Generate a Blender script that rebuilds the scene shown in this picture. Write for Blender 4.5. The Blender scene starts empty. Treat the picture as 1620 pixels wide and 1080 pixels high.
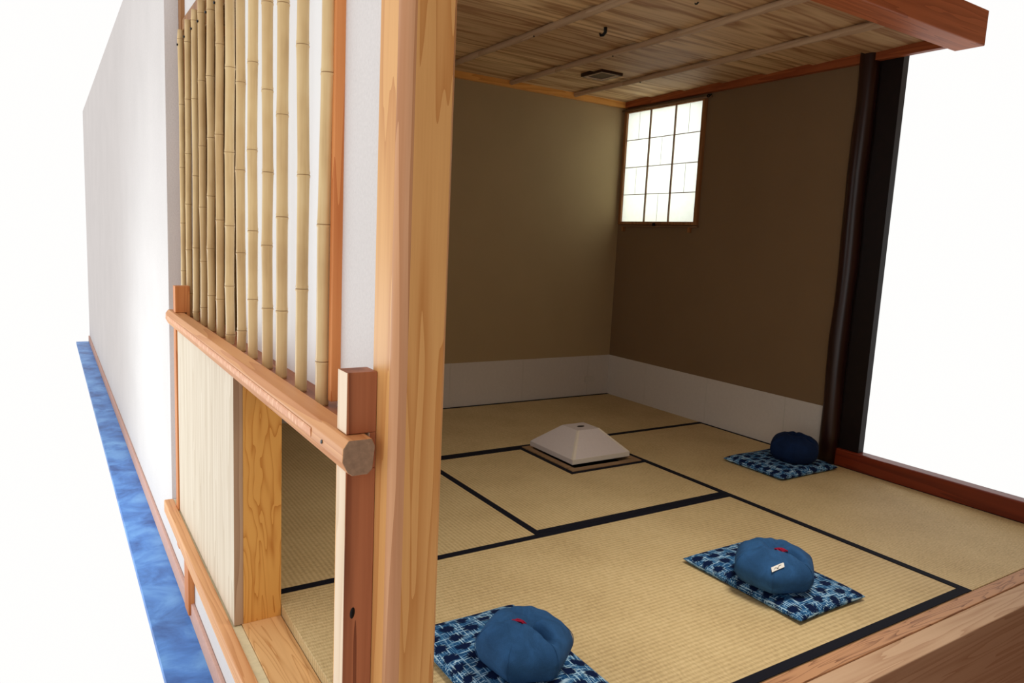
import bpy, bmesh, math, random
from mathutils import Vector, Matrix

random.seed(7)
C = bpy.context.scene
COL = C.collection

# ------------------------------------------------------------------ camera
YAW, PITCH, ROLL, FPX = -0.997270736, -0.136903621, 0.048271005, 1149.05718
def cam_axes(a, b, c):
    fwd = Vector((math.sin(a)*math.cos(b), math.cos(a)*math.cos(b), math.sin(b)))
    right = Vector((math.cos(a), -math.sin(a), 0))
    up = right.cross(fwd)
    return math.cos(c)*right + math.sin(c)*up, -math.sin(c)*right + math.cos(c)*up, fwd
r_, u_, f_ = cam_axes(YAW, PITCH, ROLL)
cam = bpy.data.objects.new('camera', bpy.data.cameras.new('camera'))
cam.matrix_world = Matrix(((r_.x, u_.x, -f_.x, 3.97285923), (r_.y, u_.y, -f_.y, -3.40714628),
                           (r_.z, u_.z, -f_.z, 1.05940117), (0, 0, 0, 1)))
cam.data.sensor_width = 36
cam.data.lens = 36*FPX/1620
cam.data.clip_start = 0.02
COL.objects.link(cam)
C.camera = cam

# ------------------------------------------------------------------ light
C.view_settings.view_transform = 'Standard'
C.view_settings.look = 'None'
C.view_settings.gamma = 1
C.view_settings.use_curve_mapping = False
C.view_settings.exposure = 0.0
world = bpy.data.worlds.new('bright_overcast')
C.world = world
world.use_nodes = True
wb = world.node_tree.nodes['Background']
wb.inputs[0].default_value = (1.0, 0.995, 0.985, 1)
wb.inputs[1].default_value = 1.0

def area(name, loc, target, size, power, color, sy=None):
    d = bpy.data.lights.new(name, 'AREA')
    d.energy = power; d.color = color; d.size = size
    if sy: d.shape = 'RECTANGLE'; d.size_y = sy
    o = bpy.data.objects.new(name, d)
    o.location = loc
    o.rotation_euler = (Vector(target)-Vector(loc)).to_track_quat('-Z', 'Y').to_euler()
    COL.objects.link(o)
    return o
# daylight falling on the outside of the small paper window
area('daylight_at_window', (0.45, 1.1, 1.75), (0.38, 0, 1.6), 0.9, 24, (0.93, 0.98, 1.0), 0.9)
area('daylight_on_leaves', (0.0, 0.55, 1.45), (0.2, 0, 1.5), 0.35, 1.5, (0.95, 1.0, 0.45))
# daylight on the outer (entrance) side
area('daylight_at_entrance', (1.6, -5.6, 2.6), (2.2, -2.9, 0.6), 2.5, 6, (1.0, 0.96, 0.9))

key = area('added_mat_fill', (3.0, -1.8, 1.95), (2.62, -1.85, 0.0), 0.5, 9.5, (1.0, 0.95, 0.86))  # unseen fill lamp added to brighten the front mat
key.data.spread = math.radians(105)
area('daylight_low_on_path', (0.0, -4.6, 0.2), (1.0, -3.0, -0.15), 1.2, 22, (0.84, 0.96, 1.0))

# ------------------------------------------------------------------ node helpers
def S(r, g, b):
    def f(c):
        c /= 255.0
        return c/12.92 if c <= .04045 else ((c+.055)/1.055)**2.4
    return (f(r), f(g), f(b), 1)

class NT:
    def __init__(s, name):
        s.m = bpy.data.materials.new(name); s.m.use_nodes = True
        s.t = s.m.node_tree; s.t.nodes.clear()
        s.out = s.n('ShaderNodeOutputMaterial'); s.b = s.n('ShaderNodeBsdfPrincipled')
        s.l(s.b.outputs[0], s.out.inputs[0])
    def n(s, k, **kw):
        x = s.t.nodes.new(k)
        for a, v in kw.items():
            if a.startswith('i_'):
                key = a[2:]
                x.inputs[int(key) if key.isdigit() else key].default_value = v
            else: setattr(x, a, v)
        return x
    def l(s, a, b): s.t.links.new(a, b)
    def coord(s, scale=(1, 1, 1), loc=(0, 0, 0), rot=(0, 0, 0)):
        c = s.n('ShaderNodeTexCoord'); m = s.n('ShaderNodeMapping')
        m.inputs['Scale'].default_value = scale; m.inputs['Location'].default_value = loc
        m.inputs['Rotation'].default_value = rot
        s.l(c.outputs['Object'], m.inputs[0]); return m.outputs[0]
    def noise(s, v, scale, detail=3, rough=.5, dist=0):
        x = s.n('ShaderNodeTexNoise'); x.inputs['Scale'].default_value = scale
        x.inputs['Detail'].default_value = detail; x.inputs['Roughness'].default_value = rough
        x.inputs['Distortion'].default_value = dist
        s.l(v, x.inputs['Vector']); return x.outputs[0]
    def ramp(s, f, stops):
        x = s.n('ShaderNodeValToRGB'); e = x.color_ramp.elements
        while len(e) < len(stops): e.new(.5)
        for i, (p, c) in enumerate(stops): e[i].position = p; e[i].color = c
        s.l(f, x.inputs[0]); return x.outputs[0]
    def math(s, op, a, b=None, c=None):
        x = s.n('ShaderNodeMath', operation=op)
        for i, v in enumerate((a, b, c)):
            if v is None: continue
            if isinstance(v, (int, float)): x.inputs[i].default_value = v
            else: s.l(v, x.inputs[i])
        return x.outputs[0]
    def mix(s, f, a, b, mode='MIX'):
        x = s.n('ShaderNodeMix', data_type='RGBA', blend_type=mode)
        for i, v in ((0, f), (6, a), (7, b)):
            if isinstance(v, (int, float)): x.inputs[i].default_value = v
            elif isinstance(v, tuple): x.inputs[i].default_value = v
            else: s.l(v, x.inputs[i])
        return x.outputs[2]
    def bump(s, h, strength=.3, dist=.002):
        x = s.n('ShaderNodeBump'); x.inputs['Strength'].default_value = strength
        x.inputs['Distance'].default_value = dist
        s.l(h, x.inputs['Height']); s.l(x.outputs[0], s.b.inputs['Normal'])
    def col(s, c, rough=.6, spec=.3):
        if isinstance(c, tuple): s.b.inputs['Base Color'].default_value = c
        else: s.l(c, s.b.inputs['Base Color'])
        s.b.inputs['Roughness'].default_value = rough
        s.b.inputs['Specular IOR Level'].default_value = spec
        return s.m

def wood(name, light, dark, axis='z', figure=7.0, seed=0.0, contrast=(.35, .75), rough=.5, mid=None, fine=.35, tube=False, stretch=.05, spec=.25, sharp=1.6, nr=9.0):
    """timber: growth rings stretched along the grain axis + fine fibres"""
    t = NT(name)
    k = {'x': (stretch, 1, 1), 'y': (1, stretch, 1), 'z': (1, 1, stretch)}[axis]
    v = t.coord(tuple(a*1.0 for a in k), (seed, seed*1.7, seed*.6))
    n1 = t.noise(v, figure*1.1, 3, .45, .3)
    rings = t.math('FRACT', t.math('MULTIPLY', n1, nr))
    rings = t.math('POWER', rings, sharp)
    v2 = t.coord(tuple(a if a == 1 else .02 for a in k), (seed, 0, 0))
    n2 = t.noise(v2, 260, 4, .6)
    n3 = t.noise(t.coord((1, 1, 1), (seed, 0, 3)), 3.5, 2, .5)
    f = t.math('ADD', t.math('MULTIPLY', rings, 1-fine), t.math('MULTIPLY', n2, fine))
    c = t.ramp(f, [(contrast[0]-.25, light), (contrast[1]+.15, dark)])
    c = t.mix(t.math('MULTIPLY', n3, .35), c, mid or dark)
    t.bump(n2, .12, .0008)
    return t.col(c, rough, spec)

def plain(name, c, rough=.6, spec=.3, metal=0, nscale=None, amt=.12, bump=0):
    t = NT(name)
    if nscale:
        n = t.noise(t.coord(), nscale, 4, .6)
        d = tuple(x*(1-amt*2) for x in c[:3])+(1,); l = tuple(min(1, x*(1+amt)) for x in c[:3])+(1,)
        cc = t.ramp(n, [(.3, d), (.7, l)])
        if bump: t.bump(n, bump, .002)
    else: cc = c
    t.b.inputs['Metallic'].default_value = metal
    return t.col(cc, rough, spec)

def plaster(name, c, grain=420, bump=.35, amt=.06):
    t = NT(name); v = t.coord()
    n = t.noise(v, grain, 3, .6); n2 = t.noise(v, 3, 3, .5)
    c1 = tuple(x*(1-amt) for x in c[:3])+(1,); c2 = tuple(min(1, x*(1+amt)) for x in c[:3])+(1,)
    cc = t.ramp(t.math('ADD', t.math('MULTIPLY', n, .6), t.math('MULTIPLY', n2, .4)), [(.35, c1), (.65, c2)])
    t.bump(n, bump, .0015)
    return t.col(cc, .95, .05)

def tatami(name, along, seed=0):
    """rush matting: ribs run along the long side of the mat, rushes across it"""
    t = NT(name); v = t.coord()
    w = t.n('ShaderNodeTexWave', wave_type='BANDS', bands_direction='Y' if along == 'x' else 'X')
    w.inputs['Scale'].default_value = 20.5; w.inputs['Distortion'].default_value = .35
    w.inputs['Detail'].default_value = 1; w.inputs['Detail Scale'].default_value = 2
    t.l(v, w.inputs['Vector'])
    st = (1, .12, 1) if along == 'x' else (.12, 1, 1)
    n = t.noise(t.coord(st, (seed, seed, 0)), 520, 2, .6)
    n2 = t.noise(t.coord((1, 1, 1), (seed, 0, 0)), 4, 3, .5)
    f = t.math('ADD', t.math('MULTIPLY', w.outputs['Fac'], .14), t.math('ADD', t.math('MULTIPLY', n, .62), t.math('MULTIPLY', n2, .24)))
    c = t.ramp(f, [(.25, S(160, 134, 92)), (.55, S(206, 182, 134)), (.8, S(224, 204, 160))])
    h = t.math('ADD', w.outputs['Fac'], t.math('MULTIPLY', n, .6))
    t.bump(h, .28, .0014)
    return t.col(c, .62, .3)

def kasuri(name, seed=0):
    """splashed indigo ikat: rows of dark spots between broken pale threads"""
    t = NT(name); c = t.n('ShaderNodeTexCoord'); sp = t.n('ShaderNodeSeparateXYZ')
    wob = t.noise(t.coord((1, 1, 1), (seed, 0, 0)), 30, 2, .5)
    t.l(c.outputs['Object'], sp.inputs[0])
    wv = t.math('MULTIPLY', t.math('SUBTRACT', wob, .5), .5)
    U = t.math('ADD', t.math('MULTIPLY', sp.outputs[0], 21), wv)
    V = t.math('ADD', t.math('MULTIPLY', sp.outputs[1], 18), wv)
    row = t.math('FLOOR', V)
    U2 = t.math('ADD', U, t.math('MULTIPLY', row, .5))
    fx = t.math('SUBTRACT', t.math('FRACT', U2), .5); fy = t.math('SUBTRACT', t.math('FRACT', V), .5)
    d = t.math('SQRT', t.math('ADD', t.math('MULTIPLY', fx, fx), t.math('MULTIPLY', t.math('MULTIPLY', fy, fy), .9)))
    na = t.noise(t.coord((1, .06, 1), (seed, 1, 0)), 230, 2, .6)
    nb = t.noise(t.coord((.06, 1, 1), (seed, 2, 0)), 230, 2, .6)
    thread = t.math('MAXIMUM', na, nb)
    d2 = t.math('ADD', d, t.math('MULTIPLY', t.math('SUBTRACT', thread, .5), .55))
    spot = t.ramp(d2, [(.30, (0, 0, 0, 1)), (.42, (1, 1, 1, 1))])
    pale = t.ramp(thread, [(.50, S(26, 70, 116)), (.57, S(66, 122, 166)), (.66, S(182, 212, 228))])
    cc = t.mix(spot, S(8, 26, 62), pale)
    t.bump(thread, .3, .001)
    return t.col(cc, .9, .1)

M = {}
M['tatami_x'] = tatami('rush_matting_long', 'x', 0)
M['tatami_y'] = tatami('rush_matting_cross', 'y', 3)
M['heri'] = plain('navy_border_cloth', S(20, 21, 32), .8, .15, nscale=400, amt=.2)
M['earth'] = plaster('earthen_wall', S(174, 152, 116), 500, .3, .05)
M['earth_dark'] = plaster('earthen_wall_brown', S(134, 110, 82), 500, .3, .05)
M['white_plaster'] = plaster('white_plaster', S(216, 210, 208), 160, .6, .05)
M['washi'] = plaster('paper_wainscot', S(210, 203, 194), 60, .12, .035)
M['washi_edge'] = plain('overlapped_paper', S(206, 200, 190), .9, .1)
M['shoji'] = plain('shoji_paper_outside', S(240, 240, 242), .9, .1)
M['pillar'] = wood('hinoki_pillar', S(226, 172, 108), S(188, 122, 62), 'z', 9, 1.3, (.4, .95), .42, S(205, 140, 80), .4, sharp=3)
M['pillar_worn'] = wood('rounded_pillar_edge', S(214, 160, 118), S(170, 112, 70), 'z', 8, 4.3, (.4, .85), .4, S(170, 112, 70), .4)
M['cedar_red'] = wood('red_cedar_post', S(176, 110, 74), S(96, 46, 28), 'z', 12, 2.1, (.4, .85), .5, S(120, 60, 38), .3)
M['pale_wood'] = wood('pale_wood_grain', S(238, 214, 186), S(214, 184, 150), 'z', 9, 5, (.4, .85), .5)  # pale wood; on the knotted post it carries painted daylight
M['rail'] = wood('window_rail_wood', S(222, 164, 110), S(190, 122, 72), 'x', 10, 3.2, (.4, .85), .5, S(196, 122, 78), .4)
M['rail_end'] = plain('grey_brown_end_grain', S(152, 122, 98), .7, .15, nscale=120, amt=.1)
M['sill_red'] = wood('reddish_sill', S(176, 112, 76), S(118, 64, 40), 'x', 10, 6.2, (.4, .85), .5)
M['orange_frame'] = wood('orange_frame_wood', S(222, 148, 88), S(186, 104, 52), 'z', 10, 7.7, (.4, .85), .5)
M['orange_dark'] = wood('dark_orange_wood', S(170, 98, 54), S(128, 64, 30), 'z', 10, 1.7, (.4, .85), .5)
M['threshold'] = wood('threshold_board', S(230, 184, 128), S(186, 128, 72), 'x', 11, 8.1, (.3, .9), .45, S(205, 152, 96), .2, stretch=.09, sharp=5, nr=16)
M['pale_strip'] = plain('pale_groove_wood', S(220, 206, 168), .6, .2, nscale=60, amt=.05)
M['rail_outer'] = wood('outer_sill_wood', S(232, 176, 124), S(198, 134, 82), 'x', 12, 2.9, (.35, .85), .5)
M['jamb'] = wood('golden_jamb', S(226, 168, 88), S(182, 112, 42), 'z', 11, 4.4, (.25, .95), .5, S(200, 136, 62), .15, stretch=.14, sharp=5, nr=14)
M['door_face'] = wood('silvered_door_board', S(222, 208, 188), S(192, 172, 146), 'z', 10, 5.5, (.4, .9), .7, S(214, 200, 180), .45)
M['door_edge'] = wood('grey_brown_door_edge', S(190, 158, 128), S(150, 116, 88), 'z', 11, 6.6, (.3, .9), .6)
M['front_step'] = wood('pale_front_step', S(206, 174, 142), S(172, 132, 100), 'y', 12, 3.3, (.4, .9), .6, sharp=3)
M['front_sill'] = wood('streaked_front_sill', S(196, 148, 108), S(98, 54, 32), 'y', 16, 3.4, (.45, .95), .5, S(170, 118, 82), .25, sharp=3.5, nr=16, stretch=.07)
M['bamboo_nodes'] = plain('bamboo_node', S(150, 116, 74), .5, .3)
M['bamboo_cut'] = plain('bamboo_cut_end', S(186, 150, 110), .7, .2)
M['iron'] = plain('black_iron', S(18, 17, 18), .45, .5, .6)
M['red_thread'] = plain('red_thread', S(150, 20, 54), .8, .2)
M['frame_brown'] = wood('window_frame_brown', S(170, 120, 74), S(120, 76, 42), 'z', 10, 2.2, (.4, .85), .5)
M['muntin'] = plain('thin_muntin_wood', S(140, 112, 92), .6, .2)
M['bamboo_bar'] = plain('brown_bamboo_bar', S(128, 98, 70), .5, .3)
M['trim_gold'] = wood('golden_cornice', S(238, 176, 96), S(206, 136, 62), 'y', 10, 2.7, (.4, .85), .5)
M['trim_red'] = wood('red_cornice', S(176, 98, 54), S(132, 62, 32), 'x', 10, 9.7, (.4, .85), .5)
M['beam'] = wood('orange_beam', S(206, 120, 70), S(164, 86, 44), 'y', 10, 3.7, (.4, .85), .5)
M['pole'] = wood('peeled_ceiling_pole', S(206, 178, 146), S(176, 144, 112), 'x', 12, 3.9, (.4, .85), .6)
M['hearth_wood'] = wood('hearth_edging', S(160, 128, 92), S(120, 92, 64), 'y', 12, 3.0, (.4, .85), .5)
M['lid_paper'] = plaster('white_paper_cover', S(206, 196, 192), 90, .1, .03)
M['lid_tape'] = plain('cream_paper_edging', S(214, 204, 188), .9, .1)
M['lacquer'] = wood('dark_lacquered_post', S(48, 20, 16), S(28, 9, 8), 'z', 9, 3.0, (.4, .85), .32, spec=.5)
M['black_panel'] = plain('near_black_panel', S(22, 10, 9), .5, .3, nscale=30, amt=.2)
M['toko_sill'] = wood('red_brown_alcove_sill', S(130, 50, 24), S(92, 30, 14), 'x', 9, 3.0, (.4, .85), .35, spec=.4)
M['pink_plinth'] = plaster('pinkish_plinth', S(206, 166, 152), 90, .4, .08)
M['kasuri'] = kasuri('indigo_ikat')
M['tag_cloth'] = plain('white_cloth_tag', S(232, 228, 220), .8, .1)
M['tag_ink'] = plain('dark_stitching', S(60, 56, 50), .8, .1)

def bamboo_mat():
    t = NT('dried_bamboo')
    v = t.coord((1, 1, .04)); n = t.noise(v, 120, 4, .6); n2 = t.noise(t.coord((1, 1, .6)), 9, 3, .55)
    c = t.ramp(t.math('ADD', t.math('MULTIPLY', n, .35), t.math('MULTIPLY', n2, .65)),
               [(.32, S(186, 150, 100)), (.5, S(212, 180, 128)), (.68, S(226, 200, 150))])
    oi = t.n('ShaderNodeObjectInfo')
    c = t.mix(t.math('MULTIPLY', oi.outputs['Random'], .35), c, S(190, 158, 112), 'MULTIPLY')
    return t.col(c, .38, .45)
M['bamboo'] = bamboo_mat()

def denim(name, c):
    t = NT(name); v = t.coord()
    n = t.noise(v, 900, 2, .7); n2 = t.noise(v, 22, 4, .6, .6)
    f = t.math('ADD', t.math('MULTIPLY', n, .45), t.math('MULTIPLY', n2, .55))
    c1 = tuple(x*.55 for x in c[:3])+(1,); c2 = tuple(x*1.45 for x in c[:3])+(1,)
    cc = t.ramp(f, [(.3, c1), (.7, c2)])
    t.bump(f, .4, .003)
    return t.col(cc, .85, .15)
M['indigo'] = denim('indigo_linen', S(42, 82, 126))
M['indigo_shaded'] = denim('shaded_indigo_linen', S(12, 32, 66))  # darker copy of the linen: far-corner shade put into its colour

def blue_floor():
    t = NT('mottled_blue_floor'); v = t.coord()
    n = t.noise(v, 6, 5, .6, .5)
    c = t.ramp(n, [(.3, S(44, 88, 158)), (.5, S(78, 136, 212)), (.7, S(120, 178, 238))])
    return t.col(c, .45, .4)
M['blue_floor'] = blue_floor()

def ceiling_mat():
    t = NT('ceiling_boards')
    cdn = t.n('ShaderNodeTexCoord'); sp = t.n('ShaderNodeSeparateXYZ'); t.l(cdn.outputs['Object'], sp.inputs[0])
    cell = t.math('FLOOR', t.math('DIVIDE', sp.outputs[0], BOARD))
    wn = t.n('ShaderNodeTexWhiteNoise', noise_dimensions='1D'); t.l(cell, wn.inputs['W'])
    v = t.coord((1, .06, 1))
    cx = t.n('ShaderNodeCombineXYZ'); t.l(t.math('MULTIPLY', cell, 3.7), cx.inputs[0])
    va = t.n('ShaderNodeVectorMath', operation='ADD'); t.l(v, va.inputs[0]); t.l(cx.outputs[0], va.inputs[1])
    n1 = t.noise(va.outputs[0], 9, 3, .5, .4)
    rings = t.math('POWER', t.math('PINGPONG', t.math('MULTIPLY', n1, 11), 1.0), 1.5)
    n2 = t.noise(t.coord((1, .02, 1)), 240, 3, .6)
    f = t.math('ADD', t.math('MULTIPLY', rings, .72), t.math('MULTIPLY', n2, .28))
    c = t.ramp(f, [(.12, S(236, 204, 154)), (.9, S(164, 120, 80))])
    c = t.mix(t.math('MULTIPLY', wn.outputs[0], .4), c, S(150, 104, 72))
    t.bump(n2, .1, .001)
    return t.col(c, .6, .2)
BOARD = 0.30
M['ceiling'] = ceiling_mat()

def window_paper():
    t = NT('translucent_window_paper')
    n = t.noise(t.coord(), 40, 4, .6)
    c = t.ramp(n, [(.3, S(236, 238, 232)), (.7, S(240, 242, 238))])
    t.col(c, .9, .05)
    tr = t.n('ShaderNodeBsdfTranslucent'); t.l(c, tr.inputs[0])
    mx = t.n('ShaderNodeMixShader'); mx.inputs[0].default_value = .8
    t.l(t.b.outputs[0], mx.inputs[1]); t.l(tr.outputs[0], mx.inputs[2]); t.l(mx.outputs[0], t.out.inputs[0])
    return t.m
M['paper'] = window_paper()

# ------------------------------------------------------------------ mesh helpers
def box(bm, x0, x1, y0, y1, z0, z1, mi=0):
    v = [bm.verts.new(p) for p in ((x0,y0,z0),(x1,y0,z0),(x1,y1,z0),(x0,y1,z0),(x0,y0,z1),(x1,y0,z1),(x1,y1,z1),(x0,y1,z1))]
    fs = []
    for q in ((0,3,2,1),(4,5,6,7),(0,1,5,4),(1,2,6,5),(2,3,7,6),(3,0,4,7)):
        f = bm.faces.new([v[i] for i in q]); f.material_index = mi; fs.append(f)
    return fs
def prism(bm, pts, lo, hi, axis='z', mi=0):
    """extrude a 2D outline along an axis"""
    def P(a, b, c):
        return {'z': (a, b, c), 'x': (c, a, b), 'y': (a, c, b)}[axis]
    A = [bm.verts.new(P(a, b, lo)) for a, b in pts]; B = [bm.verts.new(P(a, b, hi)) for a, b in pts]
    n = len(pts); fs = [bm.faces.new(A[::-1]), bm.faces.new(B)]
    for i in range(n): fs.append(bm.faces.new((A[i], A[(i+1) % n], B[(i+1) % n], B[i])))
    for f in fs: f.material_index = mi
    return fs
def tube(bm, pts, rad, seg=12, mi=0, closed_ends=True):
    rings = []
    n = len(pts)
    for i, p in enumerate(pts):
        p = Vector(p)
        d = (Vector(pts[min(i+1, n-1)])-Vector(pts[max(i-1, 0)])).normalized()
        a = d.orthogonal().normalized() if i == 0 else (rings_a - d*rings_a.dot(d)).normalized()
        rings_a = a; b = d.cross(a)
        r = rad[i] if isinstance(rad, (list, tuple)) else rad
        rings.append([bm.verts.new(p+r*(math.cos(2*math.pi*k/seg)*a+math.sin(2*math.pi*k/seg)*b)) for k in range(seg)])
    for i in range(n-1):
        for k in range(seg):
            f = bm.faces.new((rings[i][k], rings[i][(k+1) % seg], rings[i+1][(k+1) % seg], rings[i+1][k]))
            f.smooth = True; f.material_index = mi[i] if isinstance(mi, list) else mi
    if closed_ends:
        bm.faces.new(rings[0][::-1]); bm.faces.new(rings[-1])
    return rings
def tag(o, label=None, cat=None, group=None, kind=None):
    if label: o['label'] = label
    if cat: o['category'] = cat
    if group: o['group'] = group
    if kind: o['kind'] = kind
    return o
def obj(name, bm, mats, parent=None, bevel=0, smooth=False, center=True):
    bmesh.ops.recalc_face_normals(bm, faces=bm.faces)
    me = bpy.data.meshes.new(name)
    loc = Vector((0, 0, 0))
    if center and parent is None:
        xs = [v.co for v in bm.verts]
        loc = Vector(((min(c.x for c in xs)+max(c.x for c in xs))/2, (min(c.y for c in xs)+max(c.y for c in xs))/2, min(c.z for c in xs)))
        bmesh.ops.translate(bm, verts=bm.verts, vec=-loc)
    elif parent is not None:
        bmesh.ops.translate(bm, verts=bm.verts, vec=-world_loc(parent))
    if smooth:
        for f in bm.faces: f.smooth = True
    bm.to_mesh(me); bm.free()
    for m in (mats if isinstance(mats, list) else [mats]): me.materials.append(M[m])
    o = bpy.data.objects.new(name, me); COL.objects.link(o); o.location = loc
    if parent is not None: o.parent = parent
    if bevel:
        b = o.modifiers.new('bevel', 'BEVEL'); b.width = bevel; b.segments = 2; b.limit_method = 'ANGLE'
    return o
def world_loc(o):
    v = Vector(o.location)
    while o.parent: o = o.parent; v += Vector(o.location)
    return v
def bx(name, dims, mat, parent=None, bevel=0.001, **kw):
    bm = bmesh.new(); box(bm, *dims); return obj(name, bm, mat, parent, bevel, **kw)
def thing(name, loc, label, cat, group=None, rz=0):
    o = bpy.data.objects.new(name, None); COL.objects.link(o); o.location = loc; o.rotation_euler.z = rz
    o.empty_display_size = .1
    return tag(o, label, cat, group)
def struct(name, dims, mat, bevel=0.001, parent=None):
    bm = bmesh.new(); box(bm, *dims); o = obj(name, bm, mat, parent, bevel, center=parent is None)
    if parent is None: o['kind'] = 'structure'
    return o

# ------------------------------------------------------------------ room shell
X1, X2, X3 = 0.930, 1.905, 2.916          # mat joints from the left wall
Y1, Y2, Y3 = -0.917, -1.900, -2.873       # mat joints from the back wall
CEIL = 2.045

struct('floor', (-0.1, 2.916, -2.873, 0.0, -0.12, -0.055), 'sill_red')
# left wall (behind), earthen plaster
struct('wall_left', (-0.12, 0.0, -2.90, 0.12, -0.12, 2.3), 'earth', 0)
# back wall with the small window hole
WX0, WX1, WZ0, WZ1 = 0.045, 0.727, 1.232, 1.965
bm = bmesh.new()
box(bm, 0, WX0, 0, .12, -.12, 2.3); box(bm, WX1, 1.745, 0, .12, -.12, 2.3)
box(bm, WX0, WX1, 0, .12, -.12, WZ0); box(bm, WX0, WX1, 0, .12, WZ1, 2.3)
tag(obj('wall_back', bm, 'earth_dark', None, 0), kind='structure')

# entrance side wall (crawl-in door and bamboo window)
bm = bmesh.new()
WL, WR, WB, WT = 0.80, 2.592, 0.745, 1.80
DL, DR, DT = 1.985, 2.76, 0.685
for a in ((-6.0, .744, -.37, 2.3), (.744, WL, -.37, 2.3), (WR, 2.851, WB-.1, 2.3), (WL, WR, WT, 2.3), (WL, DL, -.37, WB-.035), (DR, 2.851, -.37, WB-.1), (DL, DR, DT, WB-.035), (DL, DR, -.37, -.085)):
    box(bm, a[0], a[1], -2.990 if a[0] < -5 else -2.925, -2.895, a[2], a[3], 0)
    box(bm, max(a[0], 0), a[1], -2.895, -2.874, a[2], a[3], 1)
wall_outer = tag(obj('wall_outer', bm, ['white_plaster', 'earth'], None, 0), kind='structure')

# ceiling of lapped boards
bm = bmesh.new()
i = 0; x = 0.0
while x < 2.16:
    x1 = min(x+BOARD, 2.17)
    pts = [(x-.014, CEIL-.013), (x1, CEIL), (x1, CEIL+.012), (x-.014, CEIL)]
    prism(bm, pts, -2.89, 0.02, 'y')
    x += BOARD
c_ = obj('ceiling', bm, 'ceiling', None, 0, center=False); c_['kind'] = 'structure'
# cornices
struct('trim_1', (0.0, 0.035, -2.873, 0.0, 1.998, CEIL-.003), 'trim_gold', .002)
struct('trim_2', (0.035, 2.17, -0.035, 0.0, 1.998, CEIL-.003), 'trim_red', .002)
struct('trim_3', (2.165, 2.29, -2.873, 0.02, 1.985, 2.13), 'beam', .004)

# paper wainscot in overlapping sheets
def wainscot(name, axis, cuts, z1):
    bm = bmesh.new()
    for i in range(len(cuts)-1):
        a, b = cuts[i], cuts[i+1]
        t = .0018 + .0006*(i % 2)
        if axis == 'y':
            box(bm, 0.0, t, b-.0, a, 0.0, z1)
            if i: box(bm, 0.0, t+.0016, a-.004, a+.004, 0.0, z1, 1)
        else:
            box(bm, a, b, -t, 0.0, 0.0, z1)
            if i: box(bm, a-.004, a+.004, -t-.0016, 0.0, 0.0, z1, 1)
    return tag(obj(name, bm, ['washi', 'washi_edge'], None, 0), kind='structure')
wainscot('baseboard_left', 'y', [0, -.19, -.741, -1.29, -1.84, -2.39, -2.873], .284)
wainscot('baseboard_back', 'x', [0.003, .39, .935, 1.50, 1.742], .284)
o = bx('outlet_cover', (0.0024, 0.008, -.215, -.135, .095, .135), 'washi_edge', None, .002)
tag(o, 'small off-white outlet cover on the paper wainscot near the room corner', 'outlet cover')

# corner pillar with waney rounded edge
bm = bmesh.new()
x0, x1, y0, y1, c = 2.851, 2.940, -2.954, -2.865, .021
arc = [(x1-c, y0)]+[(x1-c+c*math.sin(a), y0+c-c*math.cos(a)) for a in (math.radians(22), math.radians(45), math.radians(68))]+[(x1, y0+c)]
pts = [(x0, y0)]+arc+[(x1, y1-.006), (x1-.006, y1), (x0, y1)]
fs = prism(bm, pts, -.37, 2.3, 'z')
for f in fs[3:7]: f.material_index = 1; f.smooth = True
pl = obj('pillar', bm, ['pillar', 'pillar_worn'], None, 0)
tag(pl, 'square golden timber pillar with one rounded edge at the front corner', 'pillar')

# right-hand end of the back wall: lacquered log post, panel and alcove sill
bm = bmesh.new()
pts = [(1.788+.003*math.sin(k*1.3), -.012+.002*math.cos(k), .0+k*2.3/14) for k in range(15)]
tube(bm, pts, [.047+.002*math.sin(k*2.1) for k in range(15)], 20)
lp = obj('alcove_post', bm, 'lacquer')
tag(lp, 'dark lacquered log post at the right end of the back wall', 'post')
pan = struct('wall_alcove', (1.75, 1.945, 0.005, 0.05, .0885, 2.3), 'black_panel', .001)
sl = bx('alcove_sill', (1.825, 2.93, -.014, .055, -.03, .088), 'toko_sill', None, .006)
tag(sl, 'red-brown lacquered sill beam beside the dark log post', 'sill')

# ------------------------------------------------------------------ tatami mats
def mat(label, x0, x1, y0, y1, along, borders, outline=None):
    o = thing('tatami_mat', ((x0+x1)/2, (y0+y1)/2, -.055), label, 'tatami mat', 'tatami mats of the four and a half mat floor')
    g = .0012
    bm = bmesh.new()
    if outline: prism(bm, outline, -.055, 0.0, 'z')
    else: box(bm, x0+g, x1-g, y0+g, y1-g, -.055, 0.0)
    obj('matting', bm, 'tatami_'+along, o, .002)
    for b in borders:
        bm = bmesh.new(); box(bm, b[0], b[1], b[2], b[3], -.001, .0016)
        h = obj('border_cloth', bm, 'heri', o, 0)
    return o
W = .030
mat('tatami mat running along the left wall behind the paper hearth cover', 0, X1, Y2, 0, 'y', [(.001, W-.006, Y2, 0), (X1-W, X1-.001, Y2, 0)])
mat('tatami mat along the back wall under the farthest cushion', X1, X3, Y1, 0, 'x', [(X1, X3, Y1+.001, Y1+W), (X1, X3, -W+.01, -.001)])
HX, HY = 1.372, -1.352
mat('notched square tatami mat in the centre beside the hearth', X1, X2, Y2, Y1, 'x',
    [(X1+.001, X1+W, Y2, HY), (X2-W, X2-.001, Y2, Y1), (X1+W, HX+.024, HY-.024, HY-.001), (HX+.001, HX+.024, HY, Y1)],
    [(X1+.001, Y2+.001), (X2-.001, Y2+.001), (X2-.001, Y1-.001), (HX, Y1-.001), (HX, HY), (X1+.001, HY)])
mat('shaded tatami mat seen through the crawl-in door', 0, X2, Y3, Y2, 'x', [(0, X2, Y2-W, Y2-.001)])
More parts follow.
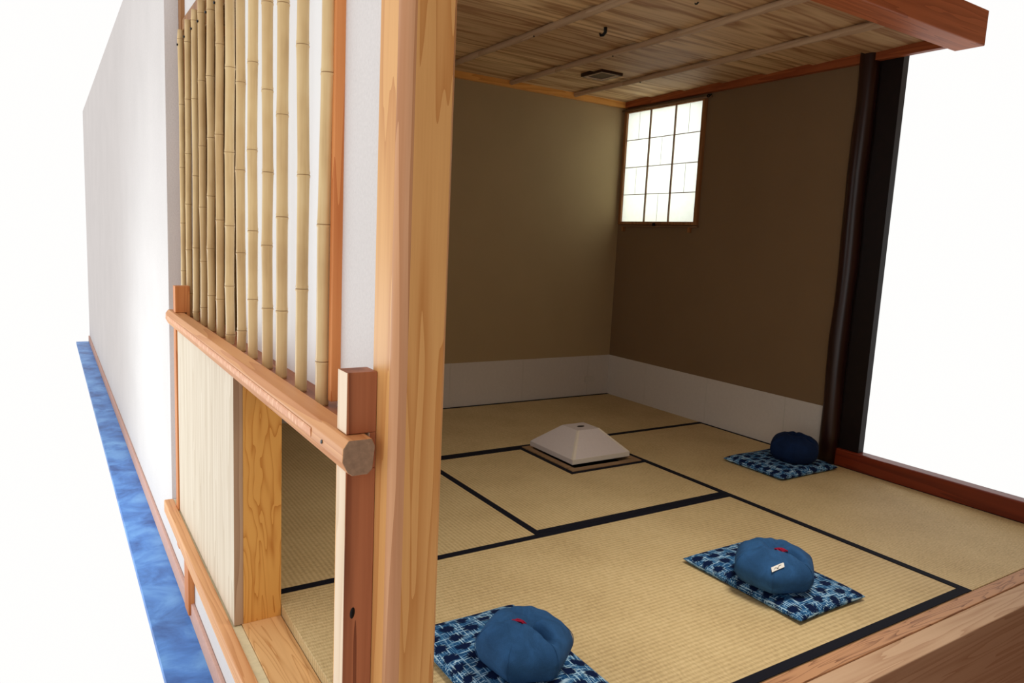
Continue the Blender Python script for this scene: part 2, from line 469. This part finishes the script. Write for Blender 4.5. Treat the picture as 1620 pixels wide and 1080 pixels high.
mat('brightest tatami mat at the front under two blue cushion sets', X2, X3, Y3, Y1, 'y', [(X2+.001, X2+W, Y3, Y1), (X3-W-.002, X3-.001, Y3, Y1)])

# hearth edging and paper pyramid cover
h = thing('sunken_hearth', (1.15, -1.13, -.05), 'square sunken hearth with brown wooden edging set flush in the mats', 'hearth')
for d in ((X1+.002, HX-.001, HY+.001, HY+.035), (X1+.002, HX-.001, Y1-.036, Y1-.002), (X1+.002, X1+.036, HY+.035, Y1-.036), (HX-.035, HX-.001, HY+.035, Y1-.036)):
    bx('edging', (d[0], d[1], d[2], d[3], -.05, .006), 'hearth_wood', h, .002)
bx('hearth_bed', (X1+.03, HX-.03, HY+.03, Y1-.03, -.05, -.03), 'black_panel', h, 0)
cv = thing('hearth_cover', (1.115, -1.12, .007), 'white paper pyramid cover with a flat top on the central hearth', 'hearth cover')
bm = bmesh.new()
a = (0.935, 1.302, -1.302, -0.940); t_ = (1.055, 1.183, -1.188, -1.050); zl, zt = .032, .136
def ring(q, z): return [bm.verts.new(p) for p in ((q[0], q[2], z), (q[1], q[2], z), (q[1], q[3], z), (q[0], q[3], z))]
r0 = ring(a, .007); r1 = ring(a, zl); r2 = ring(t_, zt)
for ra, rb in ((r0, r1), (r1, r2)):
    for k in range(4): bm.faces.new((ra[k], ra[(k+1) % 4], rb[(k+1) % 4], rb[k]))
bm.faces.new(r2); bm.faces.new(r0[::-1])
obj('paper_shell', bm, 'lid_paper', cv, .0015)
# pasted paper strips on the edges of the +x and -y faces
bm = bmesh.new()
def strip(p, q, nrm, side, w=.016):
    p, q, n, s = Vector(p), Vector(q), Vector(nrm).normalized()*.0008, Vector(side).normalized()*w
    v = [bm.verts.new(k) for k in (p+n, q+n, q+n+s*.8, p+n+s)]
    u = [bm.verts.new(k) for k in (p-n*.2, q-n*.2, q-n*.2+s*.8, p-n*.2+s)]
    bm.faces.new(v); bm.faces.new(u[::-1])
    for k in range(4): bm.faces.new((v[k], u[k], u[(k+1) % 4], v[(k+1) % 4]))
nx = (zt-zl, 0, a[1]-t_[1]); ny = (0, -(zt-zl), t_[2]-a[2])
strip((a[1], a[2], zl), (t_[1], t_[2], zt), nx, (0, 1, 0))
strip((a[1], a[3], zl), (t_[1], t_[3], zt), nx, (0, -1, 0))
strip((a[1], a[2], zl), (t_[1], t_[2], zt), (0, -(zt-zl), -(t_[2]-a[2])*-1), (-1, 0, 0), .012)
box(bm, a[1]-.001, a[1]+.001, a[2], a[3], .009, zl)
obj('paper_edging', bm, 'lid_tape', cv, 0)
bm = bmesh.new()
tube(bm, [(1.118, -1.118, zt-.002), (1.118, -1.118, zt+.0012)], .012, 20)
for v in bm.verts: v.co.y = -1.118+(v.co.y+1.118)*1.8
obj('finger_hole', bm, 'iron', cv, 0)

# ------------------------------------------------------------------ small paper window in the back wall
w = bpy.data.objects.new('window_1', None); COL.objects.link(w); w.location = ((WX0+WX1)/2, 0, WZ0); w['kind'] = 'structure'
yf = -.022
for d in ((WX0-.025, WX0, yf, 0, WZ0-.02, WZ1+.012), (WX1, WX1+.026, yf, 0, WZ0-.02, WZ1+.012),
          (WX0, WX1, yf, 0, WZ1-.004, WZ1+.016), (WX0-.0, WX1, yf, 0, WZ0-.02, WZ0)):
    bx('window_frame', d, 'frame_brown', w, .002)
bx('window_paper', (WX0, WX1, -.006, -.0045, WZ0, WZ1-.004), 'paper', w, 0)
ww = WX1-WX0; hh = (WZ1-.004)-WZ0
for k in (1, 2):
    xx = WX0+ww*k/3
    bx('muntin', (xx-.0045, xx+.0045, -.016, -.0065, WZ0, WZ1-.004), 'muntin', w, 0)
for k in (1, 2, 3):
    zz = WZ0+hh*k/4
    bx('muntin', (WX0, WX1, -.014, -.0065, zz-.002, zz+.002), 'muntin', w, 0)
for r in range(4):
    for q in range(3):
        if (r+q) % 2 == 1:
            xx = WX0+ww*(q+.5)/3
            bx('paper_seam', (xx-.0012, xx+.0012, -.0064, -.0058, WZ0+hh*r/4+.003, WZ0+hh*(r+1)/4-.003), 'muntin', w, 0)
bm = bmesh.new(); tube(bm, [(WX0-.05, -.024, WZ1+.014), (WX1+.075, -.024, WZ1+.008)], .007, 10)
hr = obj('hanging_rail', bm, 'bamboo_bar'); tag(hr, 'thin dark rail across the top of the small paper window', 'rail')
bm = bmesh.new()
tube(bm, [(.775, 0, 1.985), (.775, -.03, 1.985), (.780, -.042, 1.975), (.79, -.044, 1.965), (.80, -.04, 1.972), (.802, -.03, 1.985)], .0035, 8)
tag(obj('wall_hook', bm, 'iron'), 'small dark bent hook at the upper right corner of the paper window', 'hook')
sh = thing('window_ledge', (.39, 0, 1.19), 'thin wooden ledge with a bracket hanging below the paper window', 'ledge')
bx('ledge_bar', (.05, .76, -.020, 0, 1.196, 1.208), 'bamboo_bar', sh, .002)
bx('bracket', (.375, .395, -.03, -.004, 1.203, 1.224), 'iron', sh, .002)
for xx in (.07, .69): bx('peg', (xx, xx+.012, -.028, 0, 1.165, 1.197), 'frame_brown', sh, .002)

# ------------------------------------------------------------------ ceiling poles, vent, hooks
names = ['ceiling pole nearest the back wall', 'ceiling pole between the small vent and the black hook', 'ceiling pole in front of the black hook, third from the back wall', 'ceiling pole close to the entrance side, hidden by the pillar', ]
for k, yy in enumerate((-.465, -.960, -1.455, -1.950)):
    if k == 3: continue
    o = thing('ceiling_pole', (1.1, yy, CEIL-.03), 'pale peeled round '+names[k], 'ceiling pole', 'peeled poles under the ceiling boards')
    bm = bmesh.new()
    n = 26
    pts = [(0.0+2.165*i/n, yy+.0018*math.sin(i*.45+k), CEIL-.022+.0008*math.sin(i*.7+k*2)) for i in range(n+1)]
    rad = [.0150+.002*i/n+.0005*math.sin(i*1.9+k*3)+(.0015 if i % 7 == (3+k) % 7 else 0) for i in range(n+1)]
    tube(bm, pts, rad, 14)
    obj('pole', bm, 'pole', o)
    xx = (.66, 1.0, 1.02)[k]
    bm = bmesh.new(); tube(bm, [(xx, yy-.004, CEIL-.036), (xx, yy-.006, CEIL-.042)], .0035, 8); obj('nail', bm, 'iron', o)
v = thing('ceiling_vent', (.555, -.67, CEIL-.012), 'small square wooden vent cover set in the ceiling boards', 'vent')
vx0, vx1, vy0, vy1 = .465, .655, -.755, -.60
for d in ((vx0, vx1, vy0, vy0+.014), (vx0, vx1, vy1-.014, vy1), (vx0, vx0+.014, vy0+.014, vy1-.014), (vx1-.014, vx1, vy0+.014, vy1-.014)):
    bx('vent_frame', (*d, CEIL-.024, CEIL+.004), 'lacquer', v, .001)
for d in ((vx0+.014, vx1-.014, vy0+.014, vy0+.019), (vx0+.014, vx1-.014, vy1-.019, vy1-.014), (vx0+.014, vx0+.019, vy0+.019, vy1-.019), (vx1-.019, vx1-.014, vy0+.019, vy1-.019)):
    bx('vent_lip', (*d, CEIL-.025, CEIL+.004), 'pale_wood', v, 0)
bx('vent_panel', (vx0+.019, vx1-.019, vy0+.019, vy1-.019, CEIL-.019, CEIL+.004), 'lacquer', v, 0)
def hook(x, y, label, s=1):
    bm = bmesh.new()
    z = CEIL+.004
    tube(bm, [(x, y, z), (x, y, z-.022*s), (x-.004*s, y+.003*s, z-.034*s), (x-.014*s, y-.0, z-.044*s), (x-.026*s, y-.004*s, z-.044*s), (x-.033*s, y-.006*s, z-.034*s)], [.008*s, .008*s, .0075*s, .007*s, .006*s, .004*s], 10)
    tag(obj('ceiling_hook', bm, 'iron'), label, 'hook')
hook(1.27, -1.24, 'black iron hook hanging from the ceiling boards, the larger one in view')
hook(1.785, -1.193, 'small dark ceiling hook cut by the top edge of the photo', .5)

# ------------------------------------------------------------------ bamboo lattice window on the entrance side
wf = bpy.data.objects.new('window_2', None); COL.objects.link(wf); wf.location = (1.7, -2.93, WB); wf['kind'] = 'structure'
bx('window_frame', (2.592, 2.610, -2.944, -2.874, .73, 2.25), 'orange_frame', wf, .002)
bx('window_frame', (.745, .80, -2.940, -2.874, .72, 2.25), 'frame_brown', wf, .002)
bx('window_head', (.80, 2.585, -2.935, -2.874, 1.80, 1.84), 'frame_brown', wf, .002)
bx('window_sill', (.80, 2.83, -2.966, -2.874, .695, .716), 'sill_red', wf, .002)
bx('window_paper', (1.64, 2.592, -2.902, -2.898, .716, 1.80), 'shoji', wf, 0)
bx('shoji_stile', (1.615, 1.64, -2.908, -2.892, .716, 1.80), 'frame_brown', wf, .001)
for k in range(1, 4):
    xx = 1.64+k*.238; bx('muntin', (xx-.005, xx+.005, -2.898, -2.890, .716, 1.80), 'muntin', wf, 0)

BP = [(.853,.861,.0201,[1.754,1.514,1.280,1.068,.883,.755]),(.988,1.020,.0218,[1.711,1.513,1.321,1.138,.970,.807]),
(1.140,1.170,.0219,[1.752,1.495,1.234,.982,.751]),(1.291,1.303,.0235,[1.747,1.535,1.325,1.123,.941,.782]),
(1.428,1.446,.0245,[1.723,1.527,1.339,1.157,.989,.836]),(1.573,1.583,.0240,[1.596,1.336,1.081,.837]),
(1.713,1.733,.0265,[1.506,1.273,1.065,.889,.745]),(1.863,1.859,.0250,[1.446,1.216,.992,.776]),
(1.997,2.000,.0253,[1.70,1.474,1.259,1.054,.876]),(2.149,2.138,.0262,[1.584,1.386,1.195,1.021,.868]),
(2.276,2.275,.0260,[1.55,1.314,1.089,.875]),(2.432,2.431,.0253,[1.434,1.175,.938]),(2.574,2.588,.0270,[1.6,1.354,1.074,.806])]
ordn = ['leftmost', 'second', 'third', 'fourth', 'fifth', 'sixth', 'seventh', 'eighth', 'ninth', 'tenth', 'eleventh', 'twelfth']
for i, (xb, xt, d, nodes) in enumerate(BP):
    if i == 0: lab = 'thin pale bamboo pole, leftmost of the lattice, beside the white wall'
    elif i == 12: lab = 'stout brownish bamboo pole nearest the pillar, rightmost of the lattice'
    else: lab = '%s bamboo pole from the left in the window lattice' % ordn[i]
    o = thing('bamboo_pole', (xb, -2.95, .716), lab, 'bamboo pole', 'bamboo poles of the window lattice')
    rng = random.Random(i*13+5)
    top = 1.787; r = d/2
    zs = [(0.716, r*.96, 0), (.722, r, 0)]
    for z in sorted(nodes):
        zs += [(z-.030, r*.985, 0), (z-.006, r*1.02, 0), (z-.003, r*1.10, 0), (z-.0008, r*1.08, 1), (z+.0012, r*1.0, 0), (z+.004, r*1.07, 0), (z+.010, r*1.0, 0), (z+.04, r*.97, 0)]
    zs = [q for q in zs if q[0] < top-.002]; zs.append((top, r*.98, 0)); zs.sort()
    ox = [rng.uniform(-.003, .003) for _ in range(12)]
    bm = bmesh.new(); pts = []; rr = []; mi = []
    hsh = sorted(nodes)
    for z, q, m_ in zs:
        t = (z-.716)/(1.6-.716); xx = xb+(xt-xb)*t
        k = sum(1 for nz in hsh if nz < z)
        prev = hsh[k-1] if k else .716; nxt = hsh[k] if k < len(hsh) else top
        f = (z-prev)/max(.01, nxt-prev); bow = ox[k % 12]*(1-f)+ox[(k+1) % 12]*f
        if z < .73: bow = 0
        pts.append((xx+bow, -2.95+bow*.4, z)); rr.append(q); mi.append(m_)
    tube(bm, pts, rr, 16, mi)
    ob = obj('culm', bm, ['bamboo', 'bamboo_nodes'], o)
    if i < 8:
        zz = top-.055-.004*i
        bm = bmesh.new(); t = (zz-.716)/(.884); xx = xb+(xt-xb)*t
        tube(bm, [(xx, -2.95-r+.002, zz), (xx, -2.95-r-.004, zz)], .004, 8); obj('nail', bm, 'iron', o)

# octagonal rail in front of the lattice
rl = thing('window_rail', (1.9, -3.0, .675), 'octagonal orange-brown wooden rail running below the bamboo lattice', 'rail')
bm = bmesh.new()
pr = [(-3.013, .735), (-3.022, .722), (-3.023, .700), (-3.014, .682), (-3.006, .676), (-2.980, .676), (-2.972, .684), (-2.968, .722), (-2.974, .735)]
fs = prism(bm, pr, .90, 2.902, 'x'); fs[0].material_index = fs[1].material_index = 1
obj('rail_body', bm, ['rail', 'rail_end'], rl, .0015)
bm = bmesh.new(); tube(bm, [(2.80, -3.0215, .708), (2.80, -3.0245, .7085)], .0035, 10); obj('peg', bm, 'iron', rl)
def adze():
    t = NT('adze_marks'); v = t.coord((1, 1, .5))
    vo = t.n('ShaderNodeTexVoronoi'); vo.inputs['Scale'].default_value = 90; t.l(v, vo.inputs['Vector'])
    c = t.ramp(vo.outputs['Distance'], [(.2, S(240, 184, 142)), (.5, S(216, 150, 106))])
    t.bump(vo.outputs['Distance'], .5, .002)
    return t.col(c, .5, .3)
M['adze'] = adze()
bm = bmesh.new(); prism(bm, [(-3.0232, .718), (-3.0244, .715), (-3.0244, .704), (-3.0232, .701)], .94, 2.74, 'x')
obj('chiselled_band', bm, 'adze', rl, 0)['label'] = 'band of pale chisel marks'

# knotted short post by the pillar and its twin at the far end
def post(x0, x1, z0, z1, label, left=False):
    o = thing('short_post', ((x0+x1)/2, -2.98, z0), label, 'post')
    bm = bmesh.new()
    for ya, za, zb in ((-3.006, z0, .675), (-2.9665, .675, .736), (-3.006, .736, z1)):
        fs = box(bm, x0, x1, ya, -2.9545, za, zb); fs[2].material_index = 1
    obj('post_body', bm, ['cedar_red' if not left else 'orange_frame', 'pale_wood' if not left else 'orange_frame'], o, .0015)  # knotted post: paler outer face has daylight put into its colour
    return o
kp = post(2.826, 2.871, -.05, .838, 'short reddish post with a knot, notched onto the front of the pillar')
bm = bmesh.new()
bmesh.ops.create_uvsphere(bm, u_segments=16, v_segments=8, radius=1)
for q in bm.verts: q.co = Vector((2.871+q.co.x*.0012, -2.990+q.co.y*.0045, .425+q.co.z*.010+q.co.y*.002))
obj('knot', bm, 'iron', kp, 0, True)
post(.985, 1.032, -.19, .835, 'orange-brown short post at the far left end of the rail', True)

# crawl-in door
dr = bpy.data.objects.new('door_1', None); COL.objects.link(dr); dr.location = (1.5, -2.99, -.03); dr['kind'] = 'structure'
bm = bmesh.new()
xs = [1.04, 1.24, 1.50, 1.77, 2.0]
for a_, b_ in zip(xs, xs[1:]):
    fs = box(bm, a_+.0006, b_-.0006 if b_ < 2 else b_, -3.001, -2.977, -.03, .672)
    if b_ == 2.0: fs[3].material_index = 1
obj('door_panel', bm, ['door_face', 'door_edge'], dr, .0006)
bx('door_jamb', (1.955, 2.0, -2.9765, -2.8735, -.03, .69), 'jamb', dr, .0008)
bx('door_jamb', (2.74, 2.78, -2.9765, -2.8735, -.03, .69), 'jamb', dr, .001)
bx('door_head', (2.0, 2.74, -2.97, -2.8735, .672, .694), 'sill_red', dr, .001)
bx('threshold', (.9, 2.85, -2.980, -2.8735, -.085, -.030), 'threshold', dr, .001)
bx('threshold_groove', (.9, 2.85, -3.005, -2.9805, -.085, -.034), 'pale_strip', dr, .001)
bx('outer_sill', (.9, 2.95, -3.040, -3.0055, -.078, -.028), 'rail_outer', dr, .004)
for f in dr.children: pass

# below the crawl-in door: plaster, stub posts, plinth, blue floor
struct('wall_outer_base', (.745, 2.94, -2.990, -2.926, -.37, -.086), 'white_plaster', 0)
struct('baseboard_outer', (-6.0, 2.94, -3.003, -2.9905, -.37, -.30), 'pink_plinth', .003)
tag(bx('sill_stub', (1.20, 1.285, -3.012, -2.9905, -.345, -.079), 'orange_frame', None, .002),
    'short orange timber stub under the outer sill above the blue floor', 'timber stub')
struct('floor_corridor', (-6.0, 2.94, -3.13, -2.93, -.40, -.37), 'blue_floor', 0)

# unseen wall, floor and ceiling added to limit the daylight reaching the room
struct('wall_light_block', (5.0, 5.1, -3.0, 3.2, -.40, 2.6), 'earth_dark', 0)
struct('floor_light_block', (3.045, 5.0, -3.0, 3.2, -.42, -.37), 'sill_red', 0)
struct('ceiling_light_block', (2.29, 5.1, -2.95, 3.2, 2.25, 2.3), 'ceiling', 0)
# front sill
struct('sill_back', (2.916, 2.966, -2.862, 0, -.06, -.002), 'front_sill', .0015).name = 'trim_4'
struct('trim_5', (2.9665, 3.045, -2.862, 0, -.37, -.006), 'front_step', .003)

# ------------------------------------------------------------------ cushions
def zabuton(x0, x1, y0, y1, label, seed, rz=0):
    rng = random.Random(seed)
    cx, cy = (x0+x1)/2, (y0+y1)/2
    bm = bmesh.new(); N = 28
    hx, hy = (x1-x0)/2, (y1-y0)/2
    def P(u, v, s):
        # corners slightly pointed, sides slightly pulled in
        k = 1-.022*(1-abs(v)**2) ; l = 1-.022*(1-abs(u)**2)
        ed = (max(0, 1-abs(u)**4)*max(0, 1-abs(v)**4))**.42
        z = .013+s*.026*ed
        if s > 0: z += .0025*ed*math.sin(5*u+seed)*math.cos(4*v+seed*2)
        else: z = max(z, .0008)
        return (hx*u*k, hy*v*l, z)
    g = {}
    for s in (1, -1):
        for i in range(N+1):
            for j in range(N+1):
                u = math.sin((i/N-.5)*math.pi); v = math.sin((j/N-.5)*math.pi)
                if s < 0 and (i in (0, N) or j in (0, N)): g[s, i, j] = g[1, i, j]
                else: g[s, i, j] = bm.verts.new(P(u, v, s))
        for i in range(N):
            for j in range(N):
                f = bm.faces.new((g[s, i, j], g[s, i+1, j], g[s, i+1, j+1], g[s, i, j+1])); f.smooth = True
    bmesh.ops.recalc_face_normals(bm, faces=bm.faces)
    me = bpy.data.meshes.new('floor_cushion'); bm.to_mesh(me); bm.free(); me.materials.append(M['kasuri'])
    o = bpy.data.objects.new('floor_cushion', me); COL.objects.link(o); o.location = (cx, cy, .0016); o.rotation_euler.z = rz
    return tag(o, label, 'cushion', 'flat patterned floor cushions')
z1 = zabuton(2.325, 2.785, -2.625, -2.295, 'flat indigo and white patterned square cushion nearest the pillar', 1)
z2 = zabuton(2.325, 2.790, -1.605, -1.285, 'flat indigo and white patterned square cushion under the tagged round cushion', 2)
z3 = zabuton(1.545, 1.905, -.520, -.085, 'flat dark indigo patterned square cushion by the log post', 3)

def zafu(cx, cy, r, hgt, label, mat, seed, rz, knot, z0=.031, tagged=False, sx=1, sy=1):
    o = thing('meditation_cushion', (cx, cy, z0), label, 'cushion', 'round indigo meditation cushions', rz)
    bm = bmesh.new(); NU, NV = 72, 26
    rows = []
    def prof(u, v):
        # v 0 bottom .. 1 top
        a = -math.pi/2+math.pi*v
        ca, sa = math.cos(a), math.sin(a)
        pr_ = (abs(ca)**(.72 if sa > 0 else .55)); pz = math.copysign(abs(sa)**1.08, sa)
        panel = abs(math.sin(3*u+.4))              # six sewn panels
        um = ((u+.13) % (math.pi/3))-math.pi/6
        facet = (math.cos(math.pi/6)/math.cos(um))
        rr = r*pr_*(.15+.85*facet)*.97
        x = rr*math.cos(u)*sx; y = rr*math.sin(u)*sy
        z = hgt/2*(1+pz)
        top = max(0, sa)
        # dimple under the knot, with creases
        d = math.hypot(x/r, y/r)
        z -= top*hgt*.18*math.exp(-(d/.18)**2)
        z -= top*hgt*.30*math.exp(-((y/r)/.085)**2)*math.exp(-((x-.38*r)/r/.34)**2)
        z -= top*hgt*.05*(1-panel)**3*min(1, d*3)
        z += top*.003*math.sin(7*x/r+seed)*math.cos(6*y/r+seed)+top*.0015*math.sin(17*x/r+11*y/r+seed)
        return (x, y, max(z, 0))
    bot = bm.verts.new((0, 0, 0)); topv = bm.verts.new(prof(0, 1))
    for j in range(1, NV):
        rows.append([bm.verts.new(prof(2*math.pi*i/NU, j/NV)) for i in range(NU)])
    for j in range(len(rows)-1):
        for i in range(NU): bm.faces.new((rows[j][i], rows[j][(i+1) % NU], rows[j+1][(i+1) % NU], rows[j+1][i]))
    for i in range(NU):
        bm.faces.new((bot, rows[0][(i+1) % NU], rows[0][i])); bm.faces.new((topv, rows[-1][i], rows[-1][(i+1) % NU]))
    bmesh.ops.recalc_face_normals(bm, faces=bm.faces)
    for f in bm.faces: f.smooth = True
    me = bpy.data.meshes.new('cover'); bm.to_mesh(me); bm.free(); me.materials.append(M[mat])
    c_ = bpy.data.objects.new('cover', me); COL.objects.link(c_); c_.parent = o
    bm = bmesh.new()
    for k in range(6):
        u = k*math.pi/3-.13
        tube(bm, [Vector(prof(u, v/30)) for v in range(6, 30)], .0008, 6)
    me = bpy.data.meshes.new('seam'); bm.to_mesh(me); bm.free(); me.materials.append(M[mat])
    q = bpy.data.objects.new('seam', me); COL.objects.link(q); q.parent = o
    if knot:
        bm = bmesh.new(); rng = random.Random(seed)
        zt = hgt*.90
        for k in range(7):
            ang = knot[0]+rng.uniform(-.25, .25); L = knot[1]*rng.uniform(.75, 1.1)
            p0 = Vector((rng.uniform(-.006, .006), rng.uniform(-.006, .006), zt-.008))
            p1 = p0+Vector((math.cos(ang)*L*.5, math.sin(ang)*L*.5, .010+rng.uniform(-.002, .003)))
            p2 = p0+Vector((math.cos(ang)*L, math.sin(ang)*L, .006+rng.uniform(-.003, .003)))
            tube(bm, [p0, p0.lerp(p1, .5)+Vector((0, 0, .004)), p1, p2], .0024, 6)
        me = bpy.data.meshes.new('tuft'); bm.to_mesh(me); bm.free(); me.materials.append(M['red_thread'])
        t = bpy.data.objects.new('tuft', me); COL.objects.link(t); t.parent = o; t['label'] = 'red thread tuft'
    if tagged:
        # cloth tag sewn on the side facing the room entrance
        u = tagged; v = .70
        P0 = Vector(prof(u, v)); Pu = (Vector(prof(u+.05, v))-P0).normalized(); Pv = (Vector(prof(u, v+.03))-P0).normalized()
        nn = Pu.cross(Pv).normalized()
        if nn.z < 0: nn = -nn
        ca, sa = math.cos(.25), math.sin(.25)
        A, B = Pu*ca+Pv*sa, -Pu*sa+Pv*ca
        def slab(name, pts, mat_, off, th, par):
            bm = bmesh.new()
            lo = [bm.verts.new(P0+nn*off+A*a+B*b) for a, b in pts]; hi = [bm.verts.new(P0+nn*(off+th)+A*a+B*b) for a, b in pts]
            bm.faces.new(lo[::-1]); bm.faces.new(hi); n = len(pts)
            for k in range(n): bm.faces.new((lo[k], lo[(k+1) % n], hi[(k+1) % n], hi[k]))
            me = bpy.data.meshes.new(name); bm.to_mesh(me); bm.free(); me.materials.append(M[mat_])
            q = bpy.data.objects.new(name, me); COL.objects.link(q); q.parent = par; return q
        g = slab('cloth_tag', [(-.020, -.008), (.020, -.008), (.021, .006), (.018, .008), (-.019, .008)], 'tag_cloth', .0015, .0016, o)
        # the tag's illegible stitched marks
        for a0, b0, a1, b1 in ((-.012, -.002, -.006, .001), (-.006, .001, -.001, -.003), (-.001, -.003, .004, .002), (.004, .002, .012, .003), (-.003, -.004, .002, -.0035)):
            slab('stitch', [(a0, b0-.0009), (a1, b1-.0009), (a1, b1+.0009), (a0, b0+.0009)], 'tag_ink', .0031, .0004, g)
    return o
zafu(2.625, -2.458, .126, .134, 'round blue cushion with a red tuft nearest the pillar', 'indigo', 1, .25, (3.89, .045))
zafu(2.617, -1.515, .136, .132, 'round blue cushion with a small white cloth tag on its side', 'indigo', 2, .25, (-.1, .032), tagged=-1.1)
zafu(1.775, -.272, .132, .146, 'shade-darkened blue round cushion by the log post in the far corner', 'indigo_shaded', 3, .2, None)
